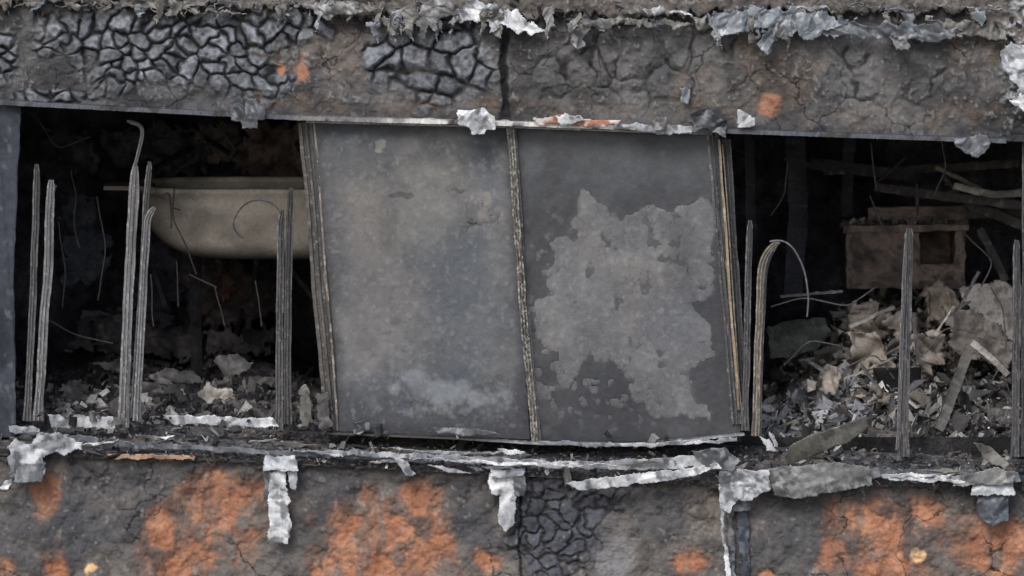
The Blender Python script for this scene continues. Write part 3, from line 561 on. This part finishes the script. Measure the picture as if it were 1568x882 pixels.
# ---------------------------------------------------------------- right room
def cabinet():
    e=empty('burnt_cabinet');cf=lambda s:sc(C(138,124,118),C(98,90,87),C(70,67,67),s)
    def box(nm,x0,x1,y0,y1,d0,d1,s,k=0):
        m=14;V=[];F=[];
        for (A,B,fn) in[((x0,x1),(y0,y1),lambda a,b:(a,b,d0)),((x0,x1),(d0,d1),lambda a,b:(a,y0,b)),((x0,x1),(d0,d1),lambda a,b:(a,y1,b)),((y0,y1),(d0,d1),lambda a,b:(x0,a,b)),((y0,y1),(d0,d1),lambda a,b:(x1,a,b)),((x0,x1),(y0,y1),lambda a,b:(a,b,d1))]:
            a,b=np.meshgrid(np.linspace(*A,m),np.linspace(*B,m));q=fn(a,b);q=[np.asarray(t)+0*a for t in q]
            base=len(V)*m*m
            X,Y,Z=P(q[0],q[1]+ (q[0]-x0)*k,1.9+0*a);Y=1.9+q[2]
            V.append(np.stack([X,Y,Z],-1)+.010*np.stack([fbm(X*300,Z*300+Y*99,12,3,s+j) for j in range(3)],-1));F.append(gridf(m,m)+base)
        V=np.concatenate([v.reshape(-1,3) for v in V]);c=cf(s)(0,0,V[:,0]*310,V[:,2]*310+V[:,1]*200)
        raw(nm,V,np.concatenate(F),c,M_deb,False,e)
    box('left_side',1296,1306,358,440,0,.45,1);box('front_panel',1304,1398,352,438,0,.03,2);box('top_board',1290,1482,346,356,-.03,.47,3,-.02);box('bottom_board',1296,1478,430,441,0,.45,4)
    box('right_side',1462,1478,352,440,0,.45,5);box('shelf_divider',1396,1408,356,436,-.01,.44,6);box('back_board',1300,1476,356,436,.43,.45,7);box('lower_door',1408,1470,404,436,.01,.03,8)
    box('lid_flap',1330,1480,322,350,.15,.2,9,-.02)
cabinet()
n=420;px=rng.uniform(1290,1480,n);chips('cabinet_ash',px,346-rng.uniform(0,7,n),1.9+rng.uniform(0,.4,n),rng.uniform(.012,.05,n),[C(160,156,152),C(118,115,112),C(88,86,87)],9)
o=empty('fallen_timber')
tb=rnd(C(98,96,97),C(68,67,69),C(134,132,130),13);tbl=rnd(C(168,164,158),C(120,117,113),C(196,193,188),14)
TL=[([(1340,286,1.9),(1440,300,1.8),(1600,318,1.7)],.045,tb),([(1460,284,1.5),(1520,300,1.5),(1600,290,1.5)],.035,tbl),([(1380,330,2.2),(1600,322,2.)],.05,tb),([(1216,200,2.2),(1222,330,2.2),(1214,450,2.2)],.10,rnd(C(82,83,92),C(58,59,68),C(100,101,106),15)),([(1300,200,2.4),(1296,320,2.4),(1310,480,2.4)],.06,rnd(C(78,79,88),C(56,57,66),C(100,101,106),16)),
 ([(1145,200,1.0),(1150,360,1.0)],.05,rnd(C(56,56,60),C(42,42,46),C(76,76,80),17)),([(1195,454,1.0),(1290,446,1.0)],.012,tb),([(1486,530,.9),(1462,600,.7),(1438,660,.5)],.05,rnd(C(104,100,97),C(78,76,75),C(132,130,127),18)),([(1490,524,.8),(1520,548,.8),(1545,574,.8)],.03,tbl),([(1404,282,1.7),(1404,330,1.7)],.012,tb),([(1240,250,2.4),(1400,270,2.4)],.06,rnd(C(76,77,86),C(54,55,64),C(104,102,101),19)),([(1300,500,1.1),(1370,470,1.2)],.018,tbl),([(1320,560,.9),(1350,600,.8)],.02,tb),([(1400,480,1.1),(1405,560,.9)],.02,tb),([(1480,310,2.0),(1600,360,1.9)],.05,tb),([(1350,262,2.4),(1560,250,2.4)],.04,tb),([(1500,350,1.8),(1540,430,1.8)],.04,tb)]
for k in range(16):
    x=r9.uniform(1180,1540);y=r9.uniform(220,330)if k<8 else r9.uniform(470,620);a=r9.uniform(-1.2,1.2);L=r9.uniform(30,90);d=r9.uniform(1.8,2.8) if k<8 else r9.uniform(.7,1.1)
    TL.append(([(x,y,d),(x+L*math.cos(a),y+L*math.sin(a),d)],r9.uniform(.008,.02),[tb,tb,tbl,dk][k%4]))
for i,(p,w,cf) in enumerate(TL):
    sweep('timber_%d'%i,p,[(-w/2,-w/3),(w/2,-w/3),(w/2,w/3),(-w/2,w/3)],cf,M_deb,seed=900+i,parent=o,jit=.0015,step=5)
o=empty('mattress_remnant')
block('mattress_cover',[(1466,436),(1520,432),(1600,440),(1600,540),(1548,530),(1500,500),(1480,470)],1.3,sc(C(172,168,163),C(140,135,131),C(100,96,94),21),.04,951,parent=o,amp=.04,cr=70,rag=4)
block('mattress_edge',[(1440,470),(1500,480),(1560,530),(1540,560),(1460,545)],1.1,sc(C(126,120,115),C(94,89,86),C(62,60,60),22),.04,955,parent=o,amp=.05,cr=50,rag=5)
sheet('charred_fabric',[(1172,500),(1200,488),(1265,482),(1272,500),(1250,530),(1215,548),(1176,548)],1.2,sc(C(66,70,67),C(50,53,52),C(42,43,44),23),amp=.04,rag=3,mt=M_deb,seed=961,cr=70,th=.01)
bags=empty('crumpled_paper_bag')
for i,(p,y) in enumerate([([(1290,470),(1330,452),(1362,470),(1370,500),(1340,520),(1300,510)],1.5),([(1300,510),(1345,515),(1350,560),(1310,570),(1295,540)],1.2),([(1360,480),(1400,486),(1395,540),(1366,540)],1.3),([(1410,450),(1440,436),(1470,460),(1450,490),(1420,500)],1.5),([(1400,520),(1440,500),(1450,560),(1410,570)],1.1),([(1330,590),(1362,594),(1356,622),(1326,618)],.7),([(1262,570),(1300,576),(1290,600),(1262,594)],.8)]):
    block('paper_fold_%d'%i,p,y,sc(C(162,153,143),C(114,107,101),C(66,63,62),30+i),.006,970+i*5,parent=bags,amp=.10,cr=16,rag=8)
wires('hanging_cable',[[(1516,440),(1536,470),(1542,540)],[(1350,350),(1330,300)],[(1180,330),(1200,300),(1204,250)],[(1420,540),(1450,500),(1500,510)],[(1300,560),(1340,540),(1370,580)],[(1200,560),(1240,520),(1290,530)],[(1500,620),(1530,560),(1550,610)],[(1440,200),(1450,260),(1430,300)],[(1330,220),(1340,290)],[(1180,470),(1230,455),(1300,470),(1340,440)],[(1480,360),(1520,400),(1500,440)]],rnd(C(90,88,87),C(56,55,57),C(140,138,138),3),r=.004,y=1.0)
u,v=np.meshgrid(np.linspace(-1,1,60),np.linspace(-1,1,60))
grid('ground',u*1500,v*1500,-30+0*u,np.zeros(u.shape+(3,))+np.array([.14,.14,.135]),M_char)
# ---------------------------------------------------------------- light
w=bpy.data.worlds.new('World');bpy.context.scene.world=w;w.use_nodes=True;nt=w.node_tree
sk=nt.nodes.new('ShaderNodeTexSky');sk.sky_type='NISHITA';sk.sun_disc=False
el,az=math.radians(38),math.radians(196)
sk.sun_elevation=el;sk.sun_rotation=az;sk.air_density=1.0;sk.dust_density=1.8
nt.links.new(sk.outputs[0],nt.nodes['Background'].inputs[0]);nt.nodes['Background'].inputs[1].default_value=.15
sd=bpy.data.lights.new('sun','SUN');sd.energy=2.15;sd.angle=math.radians(22);sd.color=(1,.98,.95)
so=bpy.data.objects.new('sun',sd);bpy.context.collection.objects.link(so)
dirv=Vector((math.sin(az)*math.cos(el),math.cos(az)*math.cos(el),math.sin(el)))
so.rotation_euler=dirv.to_track_quat('Z','Y').to_euler()
cd=bpy.data.cameras.new('camera');cam=bpy.data.objects.new('camera',cd);bpy.context.collection.objects.link(cam)
cam.location=(0,-D*math.cos(TH),D*math.sin(TH));cam.rotation_euler=(math.pi/2-TH,0,0)
cd.sensor_width=36;cd.lens=36*D/(1568*S);cd.clip_end=5000;cd.clip_start=.5
cd.dof.use_dof=True;cd.dof.focus_distance=39.6;cd.dof.aperture_fstop=2.4
sc_=bpy.context.scene;sc_.camera=cam;sc_.view_settings.view_transform='Standard';sc_.view_settings.look='None';sc_.view_settings.exposure=0
